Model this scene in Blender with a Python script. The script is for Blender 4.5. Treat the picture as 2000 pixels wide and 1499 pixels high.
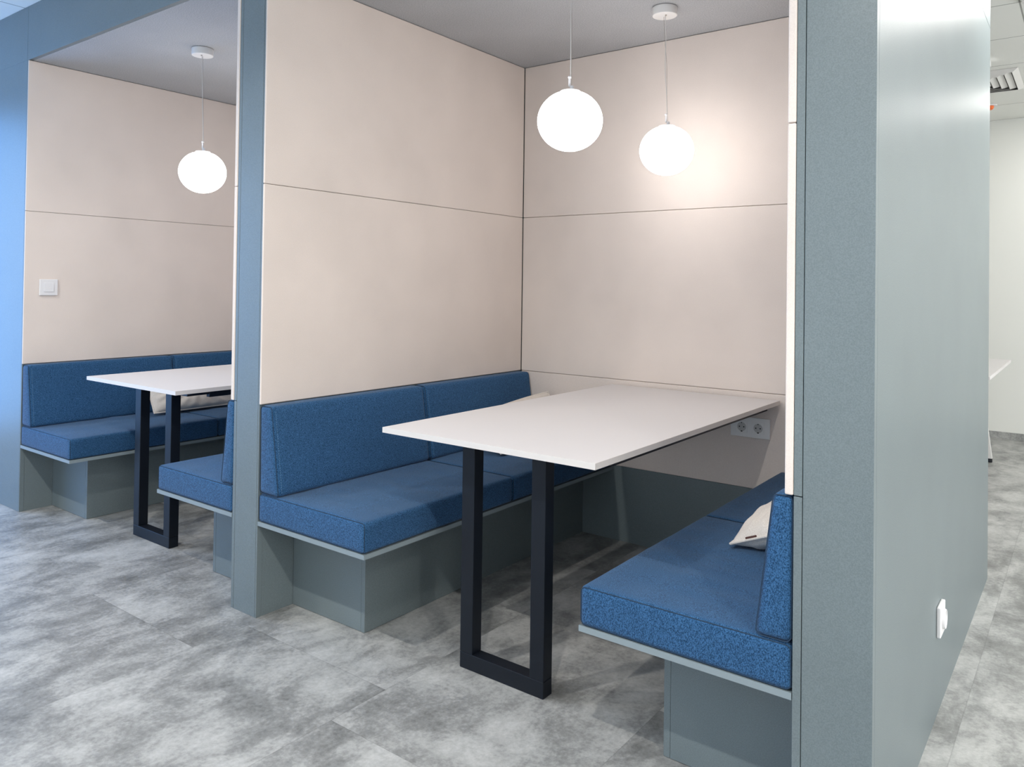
import bpy, bmesh, math, random
from mathutils import Vector, Matrix, noise
random.seed(7)
for o in list(bpy.data.objects): bpy.data.objects.remove(o)
scn = bpy.context.scene
col = scn.collection
R = math.radians

# ------------------------------------------------------------------ camera
def make_camera():
    cam = bpy.data.cameras.new('camera'); o = bpy.data.objects.new('camera', cam); col.objects.link(o)
    cam.sensor_fit = 'HORIZONTAL'; cam.sensor_width = 36.0
    cam.lens = 36.0 * 1507.995 / 2000.0
    cam.shift_y = -(749.5 - 540.006) / 2000.0
    cam.clip_start = 0.05; cam.clip_end = 100
    yaw, pit, rol = R(36.9378), R(.7397), R(.7623)
    fw = Vector((-math.sin(yaw)*math.cos(pit), math.cos(yaw)*math.cos(pit), math.sin(pit)))
    rt = Vector((math.cos(yaw), math.sin(yaw), 0)); up = rt.cross(fw)
    r2 = rt*math.cos(rol) + up*math.sin(rol); u2 = -rt*math.sin(rol) + up*math.cos(rol)
    m = Matrix((r2, u2, -fw)).transposed().to_4x4()
    m.translation = Vector((2.3796, -3.2543, 1.2005))
    o.matrix_world = m
    scn.camera = o
make_camera()

# ------------------------------------------------------------------ view, world
vs = scn.view_settings
scn.display_settings.display_device = 'sRGB'
vs.view_transform = 'Standard'; vs.look = 'None'; vs.gamma = 1.0; vs.use_curve_mapping = False
vs.exposure = 0.67
w = bpy.data.worlds.new('world'); scn.world = w; w.use_nodes = True
w.node_tree.nodes['Background'].inputs[0].default_value = (0.55, 0.75, 1.0, 1)
w.node_tree.nodes['Background'].inputs[1].default_value = 1.0

ROOM_Z = 2.63
RX0, RX1, RY0, RY1 = -3.9, 5.4, -6.4, 4.25
# daylight behind the window of the left wall
WIN = (-4.5, -1.66, 0.08, 2.44)     # y0, y1, z0, z1
POWER_WINDOW = 58
POWER_SPOT = 64
POWER_RIGHT = 118
POWER_FRONT = 22
WG = (-2.4, 3.6, .7, 2.3)      # unseen window behind the viewer, added for front fill: x0, x1, z0, z1
WF = (-4.6, 2.6, .8, 2.4)     # unseen window in the right office wall, added to brighten: y0, y1, z0, z1
PANEL_E = 6.2
GLOBE_E = 7.6
PENDANT_W = 5.0
def area(name, loc, rot, sx, sy, power, color):
    l = bpy.data.lights.new(name, 'AREA'); l.shape = 'RECTANGLE'; l.size = sx; l.size_y = sy
    l.energy = power; l.color = color
    o = bpy.data.objects.new(name, l); o.location = loc; o.rotation_euler = rot; col.objects.link(o); return o
area('daylight', (RX0-.25, (WIN[0]+WIN[1])/2, (WIN[2]+WIN[3])/2), (0, R(-90), 0), WIN[3]-WIN[2], WIN[1]-WIN[0], POWER_WINDOW, (.07, .36, 1.0))
area('fill_right', (RX1+.25, (WF[0]+WF[1])/2, (WF[2]+WF[3])/2), (0, R(90), 0), WF[3]-WF[2], WF[1]-WF[0], POWER_RIGHT, (1, .94, .88))  # added side fill for the outer wall and the booths' left walls
area('fill_front', ((WG[0]+WG[1])/2, RY0-.25, (WG[2]+WG[3])/2), (R(90), 0, 0), WG[1]-WG[0], WG[3]-WG[2], POWER_FRONT, (1, .96, .92))  # added soft front fill for the fascias and booth interiors

# ------------------------------------------------------------------ materials
def new_mat(name):
    m = bpy.data.materials.new(name); m.use_nodes = True
    nt = m.node_tree; b = nt.nodes['Principled BSDF']
    return m, nt, b
def N(nt, t, **k):
    n = nt.nodes.new(t)
    for a, v in k.items():
        if a in n.inputs: n.inputs[a].default_value = v
        else: setattr(n, a, v)
    return n
def plain(name, c, rough=.5, metal=0, spec=.5, bump=0, bscale=400):
    m, nt, b = new_mat(name)
    b.inputs['Base Color'].default_value = (*c, 1); b.inputs['Roughness'].default_value = rough
    b.inputs['Metallic'].default_value = metal; b.inputs['Specular IOR Level'].default_value = spec
    tc = N(nt, 'ShaderNodeTexCoord'); nz = N(nt, 'ShaderNodeTexNoise'); nz.inputs['Scale'].default_value = bscale
    nt.links.new(tc.outputs['Object'], nz.inputs['Vector'])
    bp = N(nt, 'ShaderNodeBump'); bp.inputs['Strength'].default_value = bump; bp.inputs['Distance'].default_value = .001
    nt.links.new(nz.outputs['Fac'], bp.inputs['Height'])
    if bump: nt.links.new(bp.outputs[0], b.inputs['Normal'])
    return m
def speckle(name, c0, c1, scale, rough, spec=.5, bump=.1, aniso=(1, 1, 1), lo=.35, hi=.65, sheen=0, c2=None, bdist=.001, rvar=0):
    """fine two-tone weave / felt / laminate grain"""
    m, nt, b = new_mat(name); L = nt.links.new
    tc = N(nt, 'ShaderNodeTexCoord'); mp = N(nt, 'ShaderNodeMapping'); mp.inputs['Scale'].default_value = aniso
    L(tc.outputs['Object'], mp.inputs['Vector'])
    nz = N(nt, 'ShaderNodeTexNoise'); nz.inputs['Scale'].default_value = scale; nz.inputs['Detail'].default_value = 3
    L(mp.outputs[0], nz.inputs['Vector'])
    rp = N(nt, 'ShaderNodeValToRGB'); e = rp.color_ramp.elements
    e[0].position = lo; e[0].color = (*c0, 1); e[1].position = hi; e[1].color = (*c1, 1)
    L(nz.outputs['Fac'], rp.inputs[0])
    # large soft variation of the material itself
    n2 = N(nt, 'ShaderNodeTexNoise'); n2.inputs['Scale'].default_value = 3.0; n2.inputs['Detail'].default_value = 3
    L(tc.outputs['Object'], n2.inputs['Vector'])
    mx = N(nt, 'ShaderNodeMix', data_type='RGBA', blend_type='MULTIPLY'); mx.inputs[0].default_value = 1
    r2 = N(nt, 'ShaderNodeMapRange'); r2.inputs[1].default_value = .3; r2.inputs[2].default_value = .7
    r2.inputs[3].default_value = .95; r2.inputs[4].default_value = 1.04
    L(n2.outputs['Fac'], r2.inputs[0]); cb = N(nt, 'ShaderNodeCombineColor')
    for i in range(3): L(r2.outputs[0], cb.inputs[i])
    L(rp.outputs[0], mx.inputs[6]); L(cb.outputs[0], mx.inputs[7]); L(mx.outputs[2], b.inputs['Base Color'])
    b.inputs['Roughness'].default_value = rough; b.inputs['Specular IOR Level'].default_value = spec
    b.inputs['Sheen Weight'].default_value = sheen
    bp = N(nt, 'ShaderNodeBump'); bp.inputs['Strength'].default_value = bump; bp.inputs['Distance'].default_value = bdist
    L(nz.outputs['Fac'], bp.inputs['Height']); L(bp.outputs[0], b.inputs['Normal'])
    return m
M = {}
M['laminate'] = speckle('laminate', (.130, .162, .170), (.164, .200, .209), 420, .385, .5, .04)
M['beige'] = speckle('beige_fabric', (.695, .61, .552), (.77, .685, .622), 500, .9, .2, .25, (1, 1, 1), .3, .7)
M['felt'] = speckle('ceiling_felt', (.34, .345, .355), (.50, .505, .515), 260, .95, .1, .3)
M['blue'] = speckle('blue_fabric', (.005, .033, .084), (.040, .128, .272), 520, .92, .2, .6, (1, 1, .6), .37, .63, sheen=.12)
M['piping'] = plain('dark_thread', (.012, .035, .07), .9)
M['stitch'] = plain('blue_thread', (.12, .24, .36), .9)
M['edge'] = plain('pale_edge_band', (.235, .285, .305), .45)
M['tabletop'] = plain('white_laminate', (.63, .61, .61), .42, bump=.02)
M['table_edge'] = plain('white_edge_band', (.66, .62, .58), .5)
M['black'] = plain('black_powder_coat', (.0055, .008, .013), .42, spec=.3, bump=.15, bscale=900)
M['white_plastic'] = plain('white_plastic', (.76, .75, .75), .35)
M['grey_plastic'] = plain('pale_grey_plastic', (.82, .81, .79), .35)
M['socket_shade'] = plain('socket_recess_shade', (.52, .51, .49), .4)  # darker grey imitating the shade inside a recess
M['hole'] = plain('dark_hole', (.01, .01, .01), .7)
M['white_metal'] = plain('white_metal', (.78, .77, .75), .4)
M['steel'] = plain('steel_wire', (.45, .40, .36), .35, .9)
M['clear_cord'] = plain('pale_cord', (.62, .60, .57), .4)
M['linen'] = speckle('cream_linen', (.60, .54, .48), (.75, .70, .64), 480, .9, .2, .4, sheen=.1)
M['leather'] = plain('brown_leather', (.075, .022, .012), .55, bump=.2, bscale=300)
M['tan_leather'] = plain('tan_leather', (.42, .2, .08), .55)
M['wall'] = plain('white_wall_paint', (.80, .81, .77), .85, bump=.05)
M['dark_gap'] = plain('dark_gap', (.02, .025, .028), .9)
M['vent_back'] = plain('vent_backing', (.2, .2, .19), .8)
M['orange'] = plain('orange_plastic', (.9, .16, .015), .4)
def emit(name, c, s):
    m, nt, b = new_mat(name)
    b.inputs['Base Color'].default_value = (.8, .8, .8, 1); b.inputs['Emission Color'].default_value = (*c, 1)
    b.inputs['Emission Strength'].default_value = s; b.inputs['Roughness'].default_value = .3
    return m
M['globe'] = emit('glowing_opal_glass', (1, .975, .97), GLOBE_E)
M['panel_light'] = emit('led_diffuser', (1, .97, .93), PANEL_E)
m, nt, b = new_mat('window_glass'); M['glass'] = m
g = N(nt, 'ShaderNodeBsdfTransparent'); gl = N(nt, 'ShaderNodeBsdfGlossy'); gl.inputs['Roughness'].default_value = .02
ms = N(nt, 'ShaderNodeMixShader'); ms.inputs[0].default_value = .06
nt.links.new(g.outputs[0], ms.inputs[1]); nt.links.new(gl.outputs[0], ms.inputs[2])
nt.links.new(ms.outputs[0], nt.nodes['Material Output'].inputs[0])

def floor_mat(skirt=False):
    m, nt, b = new_mat('concrete_vinyl'); L = nt.links.new
    def math_(op, a, bb=None, c=None):
        n = N(nt, 'ShaderNodeMath', operation=op)
        for i, v in enumerate((a, bb, c)):
            if v is None: continue
            if isinstance(v, (int, float)): n.inputs[i].default_value = v
            else: L(v, n.inputs[i])
        return n.outputs[0]
    geo = N(nt, 'ShaderNodeNewGeometry'); sep = N(nt, 'ShaderNodeSeparateXYZ'); L(geo.outputs['Position'], sep.inputs[0])
    TX, TY = .69, 1.22
    xs = math_('DIVIDE', math_('SUBTRACT', sep.outputs[0], .02), TX)
    cx = math_('FLOOR', xs); fx = math_('SUBTRACT', xs, cx)
    off = math_('MULTIPLY', math_('MULTIPLY', cx, cx), .1675)
    ys = math_('ADD', math_('DIVIDE', math_('ADD', sep.outputs[1], 1.63), TY), off)
    cy = math_('FLOOR', ys); fy = math_('SUBTRACT', ys, cy)
    ex = math_('MULTIPLY', math_('MINIMUM', fx, math_('SUBTRACT', 1, fx)), TX)
    ey = math_('MULTIPLY', math_('MINIMUM', fy, math_('SUBTRACT', 1, fy)), TY)
    edge = math_('MINIMUM', ex, ey)
    seam = N(nt, 'ShaderNodeMapRange'); seam.inputs[1].default_value = .0004; seam.inputs[2].default_value = .0022
    seam.inputs[3].default_value = .80; seam.inputs[4].default_value = 1.0; L(edge, seam.inputs[0])
    # per-tile random offset of the pattern
    idv = N(nt, 'ShaderNodeCombineXYZ'); L(cx, idv.inputs[0]); L(cy, idv.inputs[1])
    wn = N(nt, 'ShaderNodeTexWhiteNoise', noise_dimensions='3D'); L(idv.outputs[0], wn.inputs['Vector'])
    sc = N(nt, 'ShaderNodeVectorMath', operation='SCALE'); sc.inputs['Scale'].default_value = 13.0; L(wn.outputs['Color'], sc.inputs[0])
    ad = N(nt, 'ShaderNodeVectorMath', operation='ADD'); L(geo.outputs['Position'], ad.inputs[0]); L(sc.outputs[0], ad.inputs[1])
    mp = N(nt, 'ShaderNodeMapping'); mp.inputs['Scale'].default_value = (1.25, .8, 1); L(ad.outputs[0], mp.inputs['Vector'])
    n1 = N(nt, 'ShaderNodeTexNoise'); n1.inputs['Scale'].default_value = 5.2; n1.inputs['Detail'].default_value = 9
    n1.inputs['Roughness'].default_value = .66; n1.inputs['Distortion'].default_value = .25; L(mp.outputs[0], n1.inputs['Vector'])
    n2 = N(nt, 'ShaderNodeTexNoise'); n2.inputs['Scale'].default_value = 75; n2.inputs['Detail'].default_value = 5
    n2.inputs['Roughness'].default_value = .7; L(ad.outputs[0], n2.inputs['Vector'])
    f = math_('ADD', math_('MULTIPLY', n1.outputs['Fac'], .74), math_('MULTIPLY', n2.outputs['Fac'], .26))
    tv = math_('MULTIPLY', math_('SUBTRACT', wn.outputs['Value'], .5), .035)
    f = math_('ADD', f, tv)
    rp = N(nt, 'ShaderNodeValToRGB'); cr = rp.color_ramp
    cr.elements[0].position = .36; cr.elements[0].color = (.135, .138, .134, 1)
    cr.elements[1].position = .64; cr.elements[1].color = (.47, .475, .462, 1)
    e = cr.elements.new(.46); e.color = (.235, .24, .234, 1)
    e = cr.elements.new(.54); e.color = (.355, .36, .35, 1)
    L(f, rp.inputs[0])
    cb = N(nt, 'ShaderNodeCombineColor')
    for i in range(3): L(seam.outputs[0], cb.inputs[i])
    mx = N(nt, 'ShaderNodeMix', data_type='RGBA', blend_type='MULTIPLY'); mx.inputs[0].default_value = 1
    L(rp.outputs[0], mx.inputs[6]); L(cb.outputs[0], mx.inputs[7]); L(mx.outputs[2], b.inputs['Base Color'])
    rr = N(nt, 'ShaderNodeMapRange'); rr.inputs[3].default_value = .36; rr.inputs[4].default_value = .5; L(n2.outputs['Fac'], rr.inputs[0])
    L(rr.outputs[0], b.inputs['Roughness']); b.inputs['Specular IOR Level'].default_value = .45
    bp = N(nt, 'ShaderNodeBump'); bp.inputs['Strength'].default_value = .12; bp.inputs['Distance'].default_value = .001
    L(f, bp.inputs['Height']); L(bp.outputs[0], b.inputs['Normal'])
    return m
M['floor'] = floor_mat()
def tile_ceiling():
    m, nt, b = new_mat('ceiling_tiles'); L = nt.links.new
    geo = N(nt, 'ShaderNodeNewGeometry'); mp = N(nt, 'ShaderNodeMapping'); mp.vector_type = 'POINT'
    mp.inputs['Location'].default_value = (-2.09+6, -1.25+12, 0); L(geo.outputs['Position'], mp.inputs['Vector'])
    br = N(nt, 'ShaderNodeTexBrick'); br.offset = 0; br.squash = 1
    for k, v in (('Color1', (.9, .91, .87, 1)), ('Color2', (.88, .89, .85, 1)), ('Mortar', (.36, .365, .34, 1)), ('Scale', 1), ('Mortar Size', .004), ('Mortar Smooth', .1), ('Brick Width', .6), ('Row Height', .6)):
        br.inputs[k].default_value = v
    L(mp.outputs[0], br.inputs['Vector']); L(br.outputs['Color'], b.inputs['Base Color'])
    b.inputs['Roughness'].default_value = .9
    return m
M['tiles'] = tile_ceiling()

# ------------------------------------------------------------------ mesh helpers
def link(name, bm, mat, parent=None, smooth=True):
    me = bpy.data.meshes.new(name); bm.normal_update(); bm.to_mesh(me); bm.free()
    if isinstance(mat, (list, tuple)):
        for x in mat: me.materials.append(x)
    else: me.materials.append(mat)
    if smooth:
        for p in me.polygons: p.use_smooth = True
        me.set_sharp_from_angle(angle=R(35))
    o = bpy.data.objects.new(name, me); col.objects.link(o)
    if parent:
        o.parent = parent
        o.matrix_parent_inverse = Matrix.Identity(4)
        me.transform(Matrix.Translation(-parent_world(parent)))
    return o
def parent_world(p):
    v = Vector((0, 0, 0))
    while p: v += p.location; p = p.parent
    return v
def empty(name, loc, label, cat, group=None):
    o = bpy.data.objects.new(name, None); o.empty_display_size = .1; o.location = loc; col.objects.link(o)
    o['label'] = label; o['category'] = cat
    if group: o['group'] = group
    return o
def tag(o, label, cat, group=None):
    o['label'] = label; o['category'] = cat
    if group: o['group'] = group
    return o
def struct(o): o['kind'] = 'structure'; return o

def box(bm, a, b, bev=0, seg=2):
    vs_ = [bm.verts.new((x, y, z)) for x in (a[0], b[0]) for y in (a[1], b[1]) for z in (a[2], b[2])]
    F = [(0, 1, 3, 2), (4, 6, 7, 5), (0, 4, 5, 1), (2, 3, 7, 6), (0, 2, 6, 4), (1, 5, 7, 3)]
    fs = [bm.faces.new([vs_[i] for i in f]) for f in F]
    if bev:
        es = set(e for f in fs for e in f.edges)
        bmesh.ops.bevel(bm, geom=list(es), offset=bev, segments=seg, profile=.5, affect='EDGES')
    return fs
def boxes(name, lst, mat, parent=None, bev=.0015, seg=2):
    bm = bmesh.new()
    for a, b in lst: box(bm, a, b, bev, seg)
    return link(name, bm, mat, parent, smooth=False)
def cyl(bm, c, r, h, axis='Z', n=32, r2=None, bev=0):
    m = Matrix.Translation(c)
    if axis == 'X': m = m @ Matrix.Rotation(R(90), 4, 'Y')
    if axis == 'Y': m = m @ Matrix.Rotation(R(90), 4, 'X')
    g = bmesh.ops.create_cone(bm, cap_ends=True, segments=n, radius1=r, radius2=r if r2 is None else r2, depth=h, matrix=m)
    if bev:
        es = [e for v in g['verts'] for e in v.link_edges if len(e.link_faces) == 2 and any(len(f.verts) > 4 for f in e.link_faces)]
        bmesh.ops.bevel(bm, geom=list(set(es)), offset=bev, segments=3, profile=.5, affect='EDGES')
def tube(bm, pts, r, n=8, closed=False):
    pts = [Vector(p) for p in pts]; rings = []
    K = len(pts)
    prev = None
    for i, p in enumerate(pts):
        if closed: t = (pts[(i+1) % K]-pts[i-1]).normalized()
        else: t = (pts[min(i+1, K-1)]-pts[max(i-1, 0)]).normalized()
        if prev is None:
            a = Vector((0, 0, 1)) if abs(t.z) < .9 else Vector((1, 0, 0)); u = t.cross(a).normalized()
        else: u = (prev - t*prev.dot(t)).normalized()
        prev = u; v = t.cross(u)
        rings.append([bm.verts.new(p + (u*math.cos(2*math.pi*k/n)+v*math.sin(2*math.pi*k/n))*r) for k in range(n)])
    for i in range(K if closed else K-1):
        A, B = rings[i], rings[(i+1) % K]
        for k in range(n): bm.faces.new((A[k], A[(k+1) % n], B[(k+1) % n], B[k]))
    if not closed:
        bm.faces.new(rings[0][::-1]); bm.faces.new(rings[-1])
def lathe(bm, prof, c, n=48):
    rings = []
    for r, z in prof:
        if r < 1e-5: rings.append([bm.verts.new((c[0], c[1], c[2]+z))])
        else: rings.append([bm.verts.new((c[0]+r*math.cos(2*math.pi*k/n), c[1]+r*math.sin(2*math.pi*k/n), c[2]+z)) for k in range(n)])
    for A, B in zip(rings, rings[1:]):
        for k in range(n):
            a = [A[k % len(A)], A[(k+1) % n % len(A)] if len(A) > 1 else None, B[(k+1) % n] if len(B) > 1 else None, B[k % len(B)]]
            f = []
            for v in a:
                if v is not None and v not in f: f.append(v)
            if len(f) > 2: bm.faces.new(f)
    bmesh.ops.recalc_face_normals(bm, faces=bm.faces)

def axis_samples(L_, r, step):
    k = 4
    s = [r*(1-math.cos(math.pi/2*i/k)) for i in range(k+1)]
    n = max(1, int((L_-2*r)/step))
    mid = [r+(L_-2*r)*i/n for i in range(1, n)]
    return s + mid + [L_-x for x in reversed(s)]
def rounded(bm, a, b, r, step=.04, deform=None):
    """upholstered box: rounded on all edges, gridded so a deform function can shape it"""
    a = Vector(a); b = Vector(b); S = b-a
    ax = [axis_samples(S[i], r, step) for i in range(3)]
    cache = {}
    def vert(p):
        key = tuple(round(c, 6) for c in p)
        if key in cache: return cache[key]
        q = Vector(p); inner = Vector([min(max(q[i], r), S[i]-r) for i in range(3)])
        d = q-inner
        m_ = max(abs(c) for c in d)
        if m_ > 1e-9: d = d.normalized()*m_
        w_ = a+inner+d
        if deform: w_ = deform(w_)
        v = bm.verts.new(w_); cache[key] = v; return v
    for i in range(3):
        j, k = [(1, 2), (2, 0), (0, 1)][i]
        for side in (0, 1):
            for u0, u1 in zip(ax[j], ax[j][1:]):
                for v0, v1 in zip(ax[k], ax[k][1:]):
                    def P(u, v):
                        p = [0, 0, 0]; p[i] = S[i]*side; p[j] = u; p[k] = v; return p
                    q = [vert(P(u0, v0)), vert(P(u1, v0)), vert(P(u1, v1)), vert(P(u0, v1))]
                    if len(set(q)) < 4: continue
                    if not side: q.reverse()
                    try: bm.faces.new(q)
                    except ValueError: pass
def upholstery(name, a, b, r, mat, parent, deform=None, step=.04):
    bm = bmesh.new(); rounded(bm, a, b, r, step, deform); return link(name, bm, mat, parent)
def rrect(a0, b0, a1, b1, r, n=5, step=.05):
    """points of a rounded rectangle in 2D"""
    P = []
    for (cx_, cy_, s) in ((a1-r, b1-r, 0), (a0+r, b1-r, 90), (a0+r, b0+r, 180), (a1-r, b0+r, 270)):
        for i in range(n+1):
            t = R(s+90*i/n); P.append((cx_+r*math.cos(t), cy_+r*math.sin(t)))
    out = []
    for i in range(len(P)):
        p, q = P[i], P[(i+1) % len(P)]; d = math.hypot(q[0]-p[0], q[1]-p[1]); k = max(1, int(d/step))
        for s in range(k): out.append((p[0]+(q[0]-p[0])*s/k, p[1]+(q[1]-p[1])*s/k))
    return out

# ------------------------------------------------------------------ room shell
ZC, Z1, Z2, Z3 = 2.346, 1.559, .763, .353
YF = -1.575
D2 = -2.040         # second booth is the first one moved by this
struct(boxes('floor', [((RX0-.2, RY0-.2, -.1), (RX1+.2, RY1+.2, 0))], M['floor'], bev=0))
struct(boxes('ceiling', [((RX0-.2, RY0-.2, ROOM_Z), (RX1+.2, RY1+.2, ROOM_Z+.1))], M['tiles'], bev=0))
struct(boxes('wall_back', [((2.06, RY1, 0), (RX1, RY1+.15, ROOM_Z)), ((RX0, RY1, 0), (2.06, RY1+.15, ROOM_Z))], M['wall'], bev=0))
struct(boxes('baseboard_back', [((RX0, RY1-.012, 0), (RX1, RY1, .06))], M['floor'], bev=.001))
struct(boxes('wall_front', [((RX0, RY0-.15, 0), (WG[0], RY0, ROOM_Z)), ((WG[1], RY0-.15, 0), (RX1, RY0, ROOM_Z)),
    ((WG[0], RY0-.15, 0), (WG[1], RY0, WG[2])), ((WG[0], RY0-.15, WG[3]), (WG[1], RY0, ROOM_Z))], M['wall'], bev=0))
x0, x1, z0, z1 = WG
wf3 = struct(boxes('fill_window_front', [((x0, RY0-.1, z0), (x1, RY0-.04, z0+.05)), ((x0, RY0-.1, z1-.05), (x1, RY0-.04, z1))] +
    [((x, RY0-.1, z0+.05), (x+.05, RY0-.04, z1-.05)) for x in (x0, x0+1.9833, x0+3.9667, x1-.05)], M['white_metal']))  # made-up window that carries the front fill
boxes('window_pane', [((x0+.05, RY0-.075, z0+.05), (x1-.05, RY0-.069, z1-.05))], M['glass'], wf3, bev=0)
y0, y1, z0, z1 = WF
struct(boxes('wall_right', [((RX1, RY0, 0), (RX1+.15, y0, ROOM_Z)), ((RX1, y1, 0), (RX1+.15, RY1, ROOM_Z)),
    ((RX1, y0, 0), (RX1+.15, y1, z0)), ((RX1, y0, z1), (RX1+.15, y1, ROOM_Z))], M['wall'], bev=0))
wf2 = struct(boxes('fill_window_right', [((RX1+.04, y0, z0), (RX1+.1, y1, z0+.05)), ((RX1+.04, y0, z1-.05), (RX1+.1, y1, z1))] +
    [((RX1+.04, y, z0+.05), (RX1+.1, y+.05, z1-.05)) for y in (y0, y0+2.3833, y0+4.7667, y1-.05)], M['white_metal']))  # made-up window that carries the side fill
boxes('window_pane', [((RX1+.069, y0+.05, z0+.05), (RX1+.075, y1-.05, z1-.05))], M['glass'], wf2, bev=0)
y0, y1, z0, z1 = WIN
struct(boxes('wall_left', [((RX0-.15, RY0, 0), (RX0, y0, ROOM_Z)), ((RX0-.15, y1, 0), (RX0, RY1, ROOM_Z)),
    ((RX0-.15, y0, 0), (RX0, y1, z0)), ((RX0-.15, y0, z1), (RX0, y1, ROOM_Z))], M['wall'], bev=0))
wf = struct(boxes('window_1', [((RX0-.1, y0, z0), (RX0-.04, y1, z0+.05)), ((RX0-.1, y0, z1-.05), (RX0-.04, y1, z1)),
    ((RX0-.1, y0, z0+.05), (RX0-.04, y0+.05, z1-.05)), ((RX0-.1, y1-.05, z0+.05), (RX0-.04, y1, z1-.05)),
    ((RX0-.1, (y0+y1)/2-.03, z0+.05), (RX0-.04, (y0+y1)/2+.03, z1-.05))], M['white_metal']))
boxes('window_pane', [((RX0-.075, y0+.05, z0+.05), (RX0-.069, (y0+y1)/2-.03, z1-.05)), ((RX0-.075, (y0+y1)/2+.03, z0+.05), (RX0-.069, y1-.05, z1-.05))], M['glass'], wf, bev=0)

# ------------------------------------------------------------------ booth carcass
lam = M['laminate']
T = .018
# back block behind the booths
struct(boxes('wall_booth_back', [((RX0, .024, 0), (1.872, .556, ROOM_Z))], lam, bev=0))
# end wall with its outer face towards the corridor
struct(boxes('wall_booth_end', [((1.8755, -1.553, 0), (2.031, .558, 2.318)), ((1.8755, -1.553, 2.320), (2.031, .558, ROOM_Z))], lam, bev=.0008))
struct(boxes('wall_booth_divider', [((-.160, -1.553, 0), (-.0105, .0225, ROOM_Z))], lam, bev=.0008))
struct(boxes('wall_booth_left', [((RX0, -1.553, 0), (D2-.0105, .0225, ROOM_Z))], lam, bev=.0008))
# fascia boards and the board edges beside them (front plane)
def trim(i, lst, mat=lam, bev=.0009): return struct(boxes('trim_%d' % i, lst, mat, bev=bev))
yb = -1.5535
trim(1, [((1.8925, YF, 0), (2.031, yb, ZC))])
trim(2, [((1.8735, YF, Z2+.001), (1.8910, yb, ZC)), ((1.8735, YF, 0), (1.8910, yb, Z2-.001))])
trim(3, [((-.1475, YF, 0), (-.0185, yb, ZC))])
trim(4, [((-.1645, YF, Z2+.001), (-.1490, yb, ZC)), ((-.1645, YF, 0), (-.1490, yb, Z2-.001))])
trim(5, [((-.0172, YF, 0), (-.0095, yb, ZC))])
trim(6, [((RX0, YF, 0), (D2-.0185, yb, ZC))])
trim(7, [((D2-.0172, YF, 0), (D2-.0095, yb, ZC))])
trim(8, [((RX0, YF, ZC+.0005), (D2-.022, yb, ROOM_Z-.001)), ((D2-.0208, YF, ZC+.0005), (2.031, yb, ROOM_Z-.001))])
# booth ceilings (felt) and low back boards
for dx in (0, D2):
    c_ = struct(boxes('ceiling', [((dx-.008, yb, ZC), (dx+1.872, .022, ZC+.03))], M['felt'], bev=0))
    struct(boxes('trim_9' if dx == 0 else 'trim_10', [((dx-.008, .004, 0), (dx+1.872, .0225, Z3-.001))], lam, bev=.0008))

# ------------------------------------------------------------------ upholstered acoustic panels
def ac_panel(a, b, label, group=None):
    o = upholstery('acoustic_panel', a, b, .0036, M['beige'], None, step=.5)
    md = o.modifiers.new('weighted_normal', 'WEIGHTED_NORMAL'); md.keep_sharp = False; md.weight = 100
    tag(o, label, 'wall panel', group)
def booth_panels(dx, where, num):
    e = .0006
    ac_panel((dx-.009, YF-.002, Z1+e), (dx, -.0012, ZC-.002), f'upper beige fabric panel on the left side wall of the {where} booth')
    ac_panel((dx-.009, YF-.002, Z2+e), (dx, -.0012, Z1-e), f'lower beige fabric panel on the left side wall of the {where} booth')
    ac_panel((dx+.0012, 0, Z1+e), (dx+1.853, .022, ZC-.002), f'upper beige fabric panel on the back wall of the {where} booth')
    ac_panel((dx+.0012, 0, Z2+e), (dx+1.853, .022, Z1-e), f'middle beige fabric panel on the back wall of the {where} booth')
    ac_panel((dx+.0012, .001, Z3), (dx+1.853, .022, Z2-e), f'low beige fabric panel on the back wall of the {where} booth')
    ac_panel((dx+1.8545, YF-.002, Z1+e), (dx+1.8725, -.0012, ZC-.002), f'upper beige panel seen edge-on, right of {where} booth')
    ac_panel((dx+1.8545, YF-.002, Z2+e), (dx+1.8725, -.0012, Z1-e), f'lower beige panel seen edge-on, right of {where} booth')
booth_panels(0, 'near', 1)
booth_panels(D2, 'far left', 2)

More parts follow.
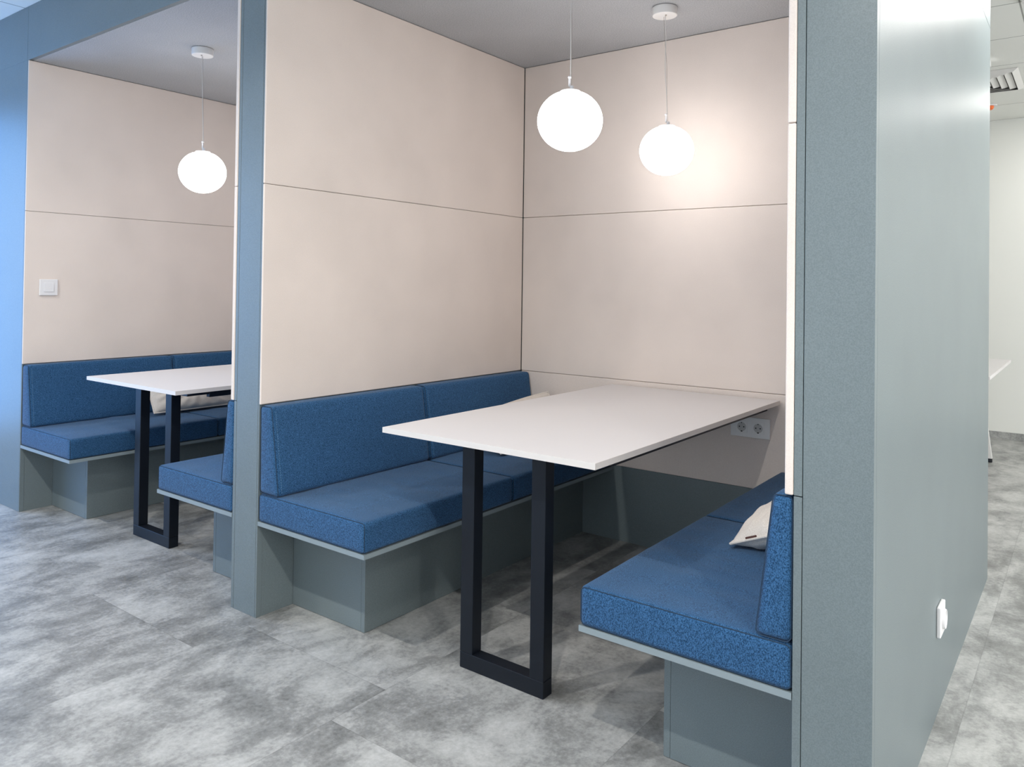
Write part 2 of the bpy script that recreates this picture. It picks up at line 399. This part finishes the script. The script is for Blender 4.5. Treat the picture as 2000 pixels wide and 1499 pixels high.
# ------------------------------------------------------------------ benches
ZL0, ZL1, ZS = .330, .3455, .446
YSP = -.791
def bench(xw, s, depth, base, b0, b1, label, group, seed):
    """xw wall plane, s = +1 opens to +x, -1 opens to -x"""
    root = empty('booth_bench', (xw+s*depth/2, -.79, 0), label, 'bench', group)
    def X(a, b): return (xw+s*a, xw+s*b) if s > 0 else (xw+s*b, xw+s*a)
    def bx(name, xa, xb, ya, yb_, za, zb, bev=.001, mat=lam, par=None):
        x0, x1 = X(xa, xb); return boxes(name, [((x0, ya, za), (x1, yb_, zb))], mat, par or root, bev)
    bd = bx('seat_board', .0005, depth-.0008, YF+.0008, -.0005+.003, ZL0, ZL1)
    ex0, ex1 = X(.0005, depth); sx0, sx1 = X(depth-.0008, depth)
    boxes('edge_band', [((ex0, YF, ZL0+.0003), (ex1, YF+.0008, ZL1-.0003)), ((sx0, YF+.0008, ZL0+.0003), (sx1, .002, ZL1-.0003))], M['edge'], bd, 0)
    bx('front_panel', .0005, base-.0185, -1.416, -1.398, 0.001, ZL0)
    bx('side_panel', base-.018, base, -1.416, .003, 0.001, ZL0)
    halves = ((YF+.001, YSP-.0012), (YSP+.0012, -.002))
    for i, (ya, yb_) in enumerate(halves):
        x0, x1 = X(.001, depth-.002)
        def crown(p, x0=x0, x1=x1, ya=ya, yb_=yb_):
            t = max(0, (p.z-(ZL1+.05))/(ZS-ZL1-.05))
            u = (p.x-x0)/(x1-x0); v = (p.y-ya)/(yb_-ya)
            if t > 0:
                k = max(0, u*(1-u)*v*(1-v)*16)**.5
                wr = .0034*noise.noise(Vector((p.x*9+seed, p.y*4, 3))) + .0030*noise.noise(Vector((p.x*5+seed, p.y*16, 9)))
                p = p.copy(); p.z += t*k*(.004 + wr*1.5)
            return p
        c = upholstery('seat_cushion', (x0, ya, ZL1+.0003), (x1, yb_, ZS-.001), .013, M['blue'], root, crown, .022)
        # seams of the cushion's near face
        bm = bmesh.new()
        pts = [(p[0], ya+.0035, p[1]) for p in rrect(x0+.002, ZL1+.003, x1-.002, ZS-.004, .013)]
        tube(bm, pts, .0014, 6, True); link('seam_piping', bm, M['piping'], c)
    # sloping backrest cushions
    H = Z2-.001-ZS
    for i, (ya, yb_) in enumerate(halves):
        def lean(p):
            t = (p.z-ZS)/H; u = (p.x-xw)*s
            f = (b0+(b1-b0)*t)/b0
            p = p.copy(); p.x = xw+s*(u*f)
            return p
        x0, x1 = X(.001, b0)
        def shape(p, ya=ya, yb_=yb_):
            v = (p.y-ya)/(yb_-ya); t = (p.z-ZS)/H; u = (p.x-xw)*s
            k = max(0, 16*v*(1-v)*t*(1-t))**.5 if 0 < t < 1 and 0 < v < 1 else 0
            q = lean(p)
            if u > b0*.7: q.x += s*k*(.003+.002*noise.noise(Vector((seed, p.y*6, p.z*7))))
            return q
        c = upholstery('backrest', (x0, ya+.0005, ZS-.0005), (x1, yb_-.0005, Z2-.0015), .018, M['blue'], root, shape, .03)
        bm = bmesh.new()
        pts = [tuple(lean(Vector((p[0], ya+.0042, p[1])))) for p in rrect(x0+.002, ZS+.002, x1-.0025, Z2-.004, .014)]
        tube(bm, pts, .0013, 6, True); link('seam_piping', bm, M['piping'], c)
        if s > 0:   # double stitch line just inside the near edge of the face
            bm = bmesh.new()
            for k in range(34):
                t = .05+.9*k/34; z_ = ZS+H*t; xx = b0+(b1-b0)*t
                q0 = (xw+s*(xx+.0012), ya+.018, z_); q1 = (xw+s*(xx+(b1-b0)*.016+.0012), ya+.018, z_+.005)
                tube(bm, [q0, q1], .0006, 5)
            link('stitching', bm, M['stitch'], c)
    return root
bench(-.0085, 1, .557, .3915, .1135, .0645, 'blue upholstered bench along the left wall of the near booth, facing the table', 'built-in blue benches', 1.3)
bench(1.8725, -1, .530, .369, .083, .0445, 'blue upholstered bench on the right of the near booth, closest to the viewer', 'built-in blue benches', 4.1)
bench(D2-.0085, 1, .557, .3915, .1135, .0645, 'blue upholstered bench in the far left booth, under the light switch', 'built-in blue benches', 7.7)
bench(D2+1.8725, -1, .530, .369, .083, .0445, 'blue upholstered bench in the far left booth, half hidden behind the narrow pillar', 'built-in blue benches', 9.2)

# ------------------------------------------------------------------ tables
def table(dx, label):
    x0, x1, ya, yb_ = dx+.549, dx+1.342, -1.502, -.012
    root = empty('booth_table', (dx+.945, -.76, 0), label, 'table', 'white booth tables')
    t = boxes('tabletop', [((x0, ya, .7225), (x1, yb_, .740))], M['tabletop'], root, .0004)
    boxes('edge_band', [((x0-.0012, ya-.0015, .7227), (x1+.0012, ya+.0002, .7398)), ((x1-.0002, ya+.0003, .7227), (x1+.0012, yb_, .7398)), ((x0-.0012, ya+.0003, .7227), (x0+.0002, yb_, .7398))], M['table_edge'], t, 0)
    fy0, fy1 = -1.3875, -1.3425
    a, b_ = dx+.790, dx+1.109
    for xa in (a, b_-.05): boxes('leg', [((xa, fy0, .05), (xa+.05, fy1, .7035))], M['black'], root, .002)
    boxes('foot_bar', [((a, fy0, .0005), (b_, fy1, .05))], M['black'], root, .002)
    boxes('top_bar', [((dx+.60, fy0-.03, .7035), (dx+1.288, fy1+.03, .7222))], M['black'], root, .002)
    for xa in (.60, 1.263): boxes('side_rail', [((dx+xa, fy1+.031, .690), (dx+xa+.025, -.06, .7222))], M['black'], root, .0015)
    boxes('wall_bracket', [((dx+.60, -.0585, .690), (dx+1.288, -.0005, .7222))], M['black'], root, .0015)
table(0, 'white rectangular table on a black open leg frame in the near booth')
table(D2, 'white rectangular table on a black open leg frame in the far left booth')

# ------------------------------------------------------------------ pendant lamps
def pendant(x, y, z, label, cx=None, cy=None, cords='pair'):
    cx = x if cx is None else cx; cy = y if cy is None else cy
    root = empty('pendant_lamp', (x, y, z), label, 'pendant lamp', 'globe pendant lamps')
    bm = bmesh.new(); cyl(bm, (cx, cy, ZC-.0185), .050, .035, n=48, bev=.003); can = link('canopy', bm, M['white_metal'], root)
    bm = bmesh.new(); cyl(bm, (cx+.012, cy-.012, ZC-.038), .0035, .004, n=16); link('screw', bm, M['steel'], can)
    # squashed opal globe
    a, c = .110, .102
    prof = []
    K = 26
    for i in range(K+1):
        t = math.pi*i/K; r_ = a*math.sin(t); zz = c*math.cos(t)
        if zz > .094: zz = .094 + (zz-.094)*.15
        prof.append((max(r_, 0), zz))
    prof[0] = (0, prof[0][1]); prof[-1] = (0, prof[-1][1])
    bm = bmesh.new(); lathe(bm, prof, (x, y, z), 64)
    sh = link('lamp_shade', bm, M['globe'], root)
    bm = bmesh.new(); cyl(bm, (x, y, z+.0985), .034, .006, n=40, bev=.001); link('shade_cap', bm, M['white_metal'], sh)
    bm = bmesh.new()
    cyl(bm, (x+.006, y, z+.110), .0065, .017, n=20, bev=.001); cyl(bm, (x-.003, y, z+.132), .0042, .030, n=16, bev=.001)
    cyl(bm, (x-.003, y, z+.149), .0062, .006, n=16, bev=.001)
    link('cord_grip', bm, M['white_plastic'], root)
    # supply cord and suspension wire, loosely twisted
    H = ZC-.036-(z+.15)
    for k, (r_, mat) in enumerate(((.0016, M['clear_cord']), (.0008, M['steel']))):
        pts = []
        for i in range(41):
            t = i/40; zz = z+(.15 if k == 0 else .118)+(H if k == 0 else H+.032)*t
            bx0, by0 = x+(.0 if k == 0 else .005), y
            tw = math.sin(math.pi*t)*.004
            off = (.006 if k == 0 else -.006)*t
            pts.append((bx0*(1-t)+(cx+off)*t + tw*math.cos(7*t+k*2.6)*(.9 if cords == 'twist' else .25), by0*(1-t)+(cy-off)*t, zz))
        bm = bmesh.new(); tube(bm, pts, r_, 8); link('cord', bm, mat, root)
    l = bpy.data.lights.new('lamp_light', 'POINT'); l.energy = PENDANT_W; l.shadow_soft_size = .1; l.color = (1, .93, .88)
    return root
pendant(.968, -1.063, 1.761, 'glowing white globe pendant nearest the viewer, largest of the three')
pendant(.976, -.340, 1.768, 'glowing white globe pendant deeper in the near booth, in front of the back wall', .983, -.385, 'twist')
pendant(-1.100, -1.155, 1.738, 'glowing white globe pendant above the front of the far left booth', -1.112, -1.160)
pendant(-1.090, -.360, 1.75, 'glowing white globe pendant deep in the far left booth, behind the pillar')

# ------------------------------------------------------------------ scatter pillows
def pillow(c, lean, side, label, tagmat, L_=.50, W_=.30, th=.062, seed=0, yaw=0, near=-1, lean2=None, wall=None):
    """lumbar pillow; long side along Y, leaning towards side (+1/-1 in x)"""
    root = empty('scatter_pillow', c, label, 'pillow', 'cream lumbar pillows')
    lean2 = lean if lean2 is None else lean2
    def rot_at(v): return Matrix.Rotation(yaw, 4, 'Z') @ Matrix.Rotation(-side*(lean+(lean2-lean)*(v+1)/2), 4, 'Y')
    rot = rot_at(-1)
    zseat = .4530
    def F(u, v, top):
        e = max(0, (1-abs(u)**2.6))*max(0, (1-abs(v)**2.6))
        h = th*e**.5
        pin = 1-.045*(abs(u)**1.5)*(1-abs(v)**4)*.6
        pin2 = 1-.07*(abs(v)**1.5)*(1-abs(u)**4)*.7
        X_, Y_ = u*W_/2*pin2, v*L_/2*pin
        wr = .006*noise.noise(Vector((X_*14+seed, Y_*9, 2.0 if top else 7.0)))+.004*noise.noise(Vector((X_*35, Y_*22+seed, 5)))
        # folds running in from the corners
        fold = .004*math.sin(18*math.atan2(v, u)+seed)*min(1, e*3)*(u*u+v*v)**.5
        z_ = (h+(wr+fold)*min(1, e*4))*(1 if top else -1)
        # hinge on the lower long edge, which rests on the seat
        q = rot_at(v) @ Vector((X_*side+W_/2, Y_, z_)) + Vector(c)
        if q.z < zseat: q.z = zseat + (zseat-q.z)*.04
        return q
    bm = bmesh.new(); n1, n2 = 34, 50
    S = []
    for top in (1, 0):
        S.append([[bm.verts.new(F(-1+2*i/n1, -1+2*j/n2, top)) for j in range(n2+1)] for i in range(n1+1)])
    for k, G in enumerate(S):
        for i in range(n1):
            for j in range(n2):
                q = [G[i][j], G[i+1][j], G[i+1][j+1], G[i][j+1]]
                if k: q.reverse()
                bm.faces.new(q)
    bmesh.ops.remove_doubles(bm, verts=bm.verts, dist=.0004); bmesh.ops.recalc_face_normals(bm, faces=bm.faces)
    cv = link('cover', bm, M['linen'], root)
    bm = bmesh.new(); pts = []
    for i in range(n1): pts.append(F(-1+2*i/n1, -1, 1))
    for j in range(n2): pts.append(F(1, -1+2*j/n2, 1))
    for i in range(n1): pts.append(F(1-2*i/n1, 1, 1))
    for j in range(n2): pts.append(F(-1, 1-2*j/n2, 1))
    tube(bm, pts, .0042, 8, True); link('hem', bm, M['linen'], root)
    # leather tag wrapped over the near short edge
    bm = bmesh.new(); ctr = rot @ Vector((W_/2-.055, near*(L_/2-.002), .004)) + Vector(c)
    box(bm, (-.017, -.0035, -.005), (.017, .0035, .005), .002)
    bm.transform(Matrix.Translation(ctr) @ rot); link('leather_tag', bm, tagmat, root)
    return root
# c = lower long edge on the seat; lean > 0 raises the other long edge towards +x
pillow((1.545, -.825, .464), R(22), 1, 'cream linen pillow with dark brown tag on the right near bench', M['leather'], seed=1.2, W_=.242)
pillow((.306, -.310, .464), R(146), 1, 'cream linen pillow behind the white table on the left near bench', M['linen'], seed=3.1, W_=.232, th=.048, lean2=R(114))
pillow((D2+.236, -.745, .464), R(118), 1, 'cream linen pillow with tan tag on the bench under the light switch', M['tan_leather'], seed=6.4, W_=.25)

# ------------------------------------------------------------------ electrical
def schuko(parent, cx, cz, y):
    ins = boxes('socket_insert', [((cx-.025, y-.0012, cz-.025), (cx+.025, y+.002, cz+.025))], M['grey_plastic'], parent, .0008)
    bm = bmesh.new(); lathe(bm, [(.0215, .0), (.0205, -.0012), (.0195, 0), (.0190, .0)], (0, 0, 0), 40)
    bm.transform(Matrix.Translation((cx, y-.0014, cz)) @ Matrix.Rotation(R(90), 4, 'X')); link('socket_ring', bm, M['grey_plastic'], ins)
    bm = bmesh.new(); cyl(bm, (cx, y-.0013, cz), .0192, .0004, 'Y', 40); link('socket_shade', bm, M['socket_shade'], ins)  # flat disc, recess shade put into its darker colour
    bm = bmesh.new()
    for px in (-.0095, .0095): cyl(bm, (cx+px, y-.0018, cz), .0028, .0006, 'Y', 16)
    for pz, w_ in ((-.019, .0075), (.017, .0035)): box(bm, (cx-w_/2, y-.0022, cz+pz-.0022), (cx+w_/2, y-.0016, cz+pz+.0022), .0002, 1)
    link('socket_holes', bm, M['hole'], ins)
r_ = empty('power_socket', (1.2165, 0, .613), 'white double power socket on the beige back wall under the near table', 'power socket')
boxes('cover_plate', [((1.132, -.0085, .5705), (1.301, .0009, .6555))], M['grey_plastic'], r_, .002, 3)
for cx_ in (1.181, 1.252): schuko(r_, cx_, .613, -.009)

r_ = empty('light_switch', (D2, -1.461, 1.162), 'white square light switch on the beige wall of the far left booth', 'light switch')
boxes('cover_plate', [((D2+.0003, -1.506, 1.1195), (D2+.0095, -1.4175, 1.205))], M['white_plastic'], r_, .0025, 3)
boxes('rocker', [((D2+.0095, -1.4865, 1.1385), (D2+.0125, -1.437, 1.186))], M['white_plastic'], r_, .0015, 3)

r_ = empty('wall_outlet', (2.031, -.74, .268), 'white single wall outlet low on the pale grey outer wall', 'power socket')
boxes('cover_plate', [((2.0312, -.782, .226), (2.0425, -.698, .311))], M['white_plastic'], r_, .003, 3)
bm = bmesh.new(); lathe(bm, [(0, 0), (.021, 0), (.0235, .002), (.0245, .0055), (.026, .006), (.0275, .003), (.0275, -.003)], (0, 0, 0), 40)
bm.transform(Matrix.Translation((2.0435, -.735, .268)) @ Matrix.Rotation(R(90), 4, 'Y')); link('socket_insert', bm, M['white_plastic'], r_)

# ------------------------------------------------------------------ ceiling fittings of the open room
def led_panel(x0, y0, label, sx=.6, sy=.6, ):
    root = empty('ceiling_light', (x0+sx/2, y0+sy/2, ROOM_Z), label, 'ceiling light', 'square ceiling light panels')
    z = ROOM_Z
    boxes('frame', [((x0, y0, z-.010), (x0+sx, y0+.012, z-.0005)), ((x0, y0+sy-.012, z-.010), (x0+sx, y0+sy, z-.0005)),
        ((x0, y0+.0122, z-.010), (x0+.012, y0+sy-.0122, z-.0005)), ((x0+sx-.012, y0+.0122, z-.010), (x0+sx, y0+sy-.0122, z-.0005))], M['white_metal'], root, .001)
    boxes('diffuser', [((x0+.0125, y0+.0125, z-.008), (x0+sx-.0125, y0+sy-.0125, z-.001))], M['panel_light'], root, 0)
    return root
led_panel(2.10, .055, 'added square ceiling light panel enlarging the highlight on the grey outer wall')  # unseen panel added to stretch the highlight on the outer wall
led_panel(2.10, .655, 'square white ceiling light panel at the top right corner, beyond the grey outer wall')
led_panel(2.10, 3.10, 'square white ceiling light panel near the far white wall')
for px, py, wh in ((3.3, .655, 'second in the row nearest the booths'), (4.5, .655, 'near the right office wall'), (3.3, -1.45, 'right of the viewer'), (4.5, -1.45, 'right of the viewer, near the office wall'), (3.4, 3.05, 'second in the row along the far wall'), (3.9, -5.35, 'in the corner behind the viewer'), (4.6, 3.05, 'in the far right corner of the office')):
    led_panel(px, py, 'added square ceiling fill panel ' + wh)  # unseen panels added to brighten the room and its reflections
for px, py, wh in ((.32, -2.96, 'in front of the narrow pillar'), (1.88, -2.96, 'in front of the wide grey end wall'), (-1.24, -2.96, 'in front of the far left booth'), (-2.80, -2.96, 'nearest the daylight window'), (3.44, -2.96, 'right of the viewer')):
    root = empty('downlight', (px, py, ROOM_Z), 'small round white corridor ceiling downlight ' + wh, 'downlight', 'corridor downlights')
    bm = bmesh.new(); lathe(bm, [(.052, -.001), (.060, -.001), (.062, -.004), (.058, -.008), (.050, -.006), (.050, -.001)], (px, py, ROOM_Z), 40)
    link('ring', bm, M['white_metal'], root)
    bm = bmesh.new(); cyl(bm, (px, py, ROOM_Z-.003), .049, .003, n=40); link('diffuser', bm, M['panel_light'], root)
    l = bpy.data.lights.new('downlight_lamp', 'SPOT'); l.energy = POWER_SPOT; l.spot_size = R(150); l.spot_blend = .6; l.shadow_soft_size = .022
    l.color = (1, .955, .90)
    o = bpy.data.objects.new('downlight_lamp', l); o.location = (px, py, ROOM_Z-.012); col.objects.link(o)
# four-way air diffuser
vx, vy, vs_ = 1.70, 2.845, .30
root = empty('air_vent', (vx, vy, ROOM_Z), 'white square ceiling air vent with nested louvres beyond the outer wall', 'air vent')
bm = bmesh.new()
for k in range(6):
    s0 = vs_-.045*k; s1 = s0-.034; za, zb_ = ROOM_Z-.0015-.004*(k > 0), ROOM_Z-.020
    if s1 < .01: break
    A = [bm.verts.new((vx+sx_*s0, vy+sy_*s0, za)) for sx_, sy_ in ((-1, -1), (1, -1), (1, 1), (-1, 1))]
    B = [bm.verts.new((vx+sx_*s1, vy+sy_*s1, zb_)) for sx_, sy_ in ((-1, -1), (1, -1), (1, 1), (-1, 1))]
    C_ = [bm.verts.new((vx+sx_*(s0-.002), vy+sy_*(s0-.002), za+.001)) for sx_, sy_ in ((-1, -1), (1, -1), (1, 1), (-1, 1))]
    D_ = [bm.verts.new((vx+sx_*(s1-.002), vy+sy_*(s1-.002), zb_+.001)) for sx_, sy_ in ((-1, -1), (1, -1), (1, 1), (-1, 1))]
    for i in range(4):
        j = (i+1) % 4
        bm.faces.new((A[i], A[j], B[j], B[i])); bm.faces.new((C_[i], D_[i], D_[j], C_[j])); bm.faces.new((B[i], B[j], D_[j], D_[i]))
link('louvres', bm, M['white_metal'], root, smooth=False)
boxes('backing', [((vx-vs_+.004, vy-vs_+.004, ROOM_Z-.0012), (vx+vs_-.004, vy+vs_-.004, ROOM_Z-.0004))], M['vent_back'], root, 0)
root = empty('ceiling_sensor', (1.755, 3.60, ROOM_Z), 'small round orange-domed detector on the tiled ceiling above the white desk', 'detector')
bm = bmesh.new(); cyl(bm, (1.755, 3.60, ROOM_Z-.006), .045, .010, n=32, bev=.002); link('base', bm, M['white_plastic'], root)
bm = bmesh.new(); lathe(bm, [(.024, 0), (.024, -.012), (.018, -.024), (.008, -.029), (0, -.030)], (1.755, 3.60, ROOM_Z-.0112), 32); link('dome', bm, M['orange'], root)
tag(boxes('ceiling_box', [((1.80, 2.22, ROOM_Z-.035), (1.875, 2.32, ROOM_Z-.0005))], M['white_plastic'], None, .004), 'small white rectangular box on the tiled ceiling beside the outer wall', 'ceiling box')

# ------------------------------------------------------------------ far white desk, seen past the outer wall
root = empty('office_desk', (1.3, 2.6, 0), 'white office desk whose corner shows past the grey outer wall', 'desk')
boxes('desktop', [((.55, 1.80, .712), (1.925, 3.20, .731))], M['tabletop'], root, .0015)
def slant_leg(x0, y0, x1, y1):
    bm = bmesh.new(); a = Vector((x0, y0, .7115)); b_ = Vector((x1, y1, .028))
    s0, s1 = .026, .017
    A = [bm.verts.new(a+Vector((i*s0, j*s0, 0))) for i, j in ((-1, -1), (1, -1), (1, 1), (-1, 1))]
    B = [bm.verts.new(b_+Vector((i*s1, j*s1, 0))) for i, j in ((-1, -1), (1, -1), (1, 1), (-1, 1))]
    bm.faces.new(A); bm.faces.new(B[::-1])
    for i in range(4): bm.faces.new((A[i], B[i], B[(i+1) % 4], A[(i+1) % 4]))
    bmesh.ops.recalc_face_normals(bm, faces=bm.faces)
    lg = link('leg', bm, M['white_metal'], root)
    bm = bmesh.new(); cyl(bm, (x1, y1, .0145), .019, .027, n=20, bev=.002); link('foot', bm, M['black'], lg)
for (a, b_) in (((.70, 1.95), (.62, 1.90)), ((1.74, 1.95), (1.80, 1.90)), ((.70, 3.05), (.62, 3.13)), ((1.72, 3.05), (1.80, 3.17))):
    slant_leg(*a, *b_)
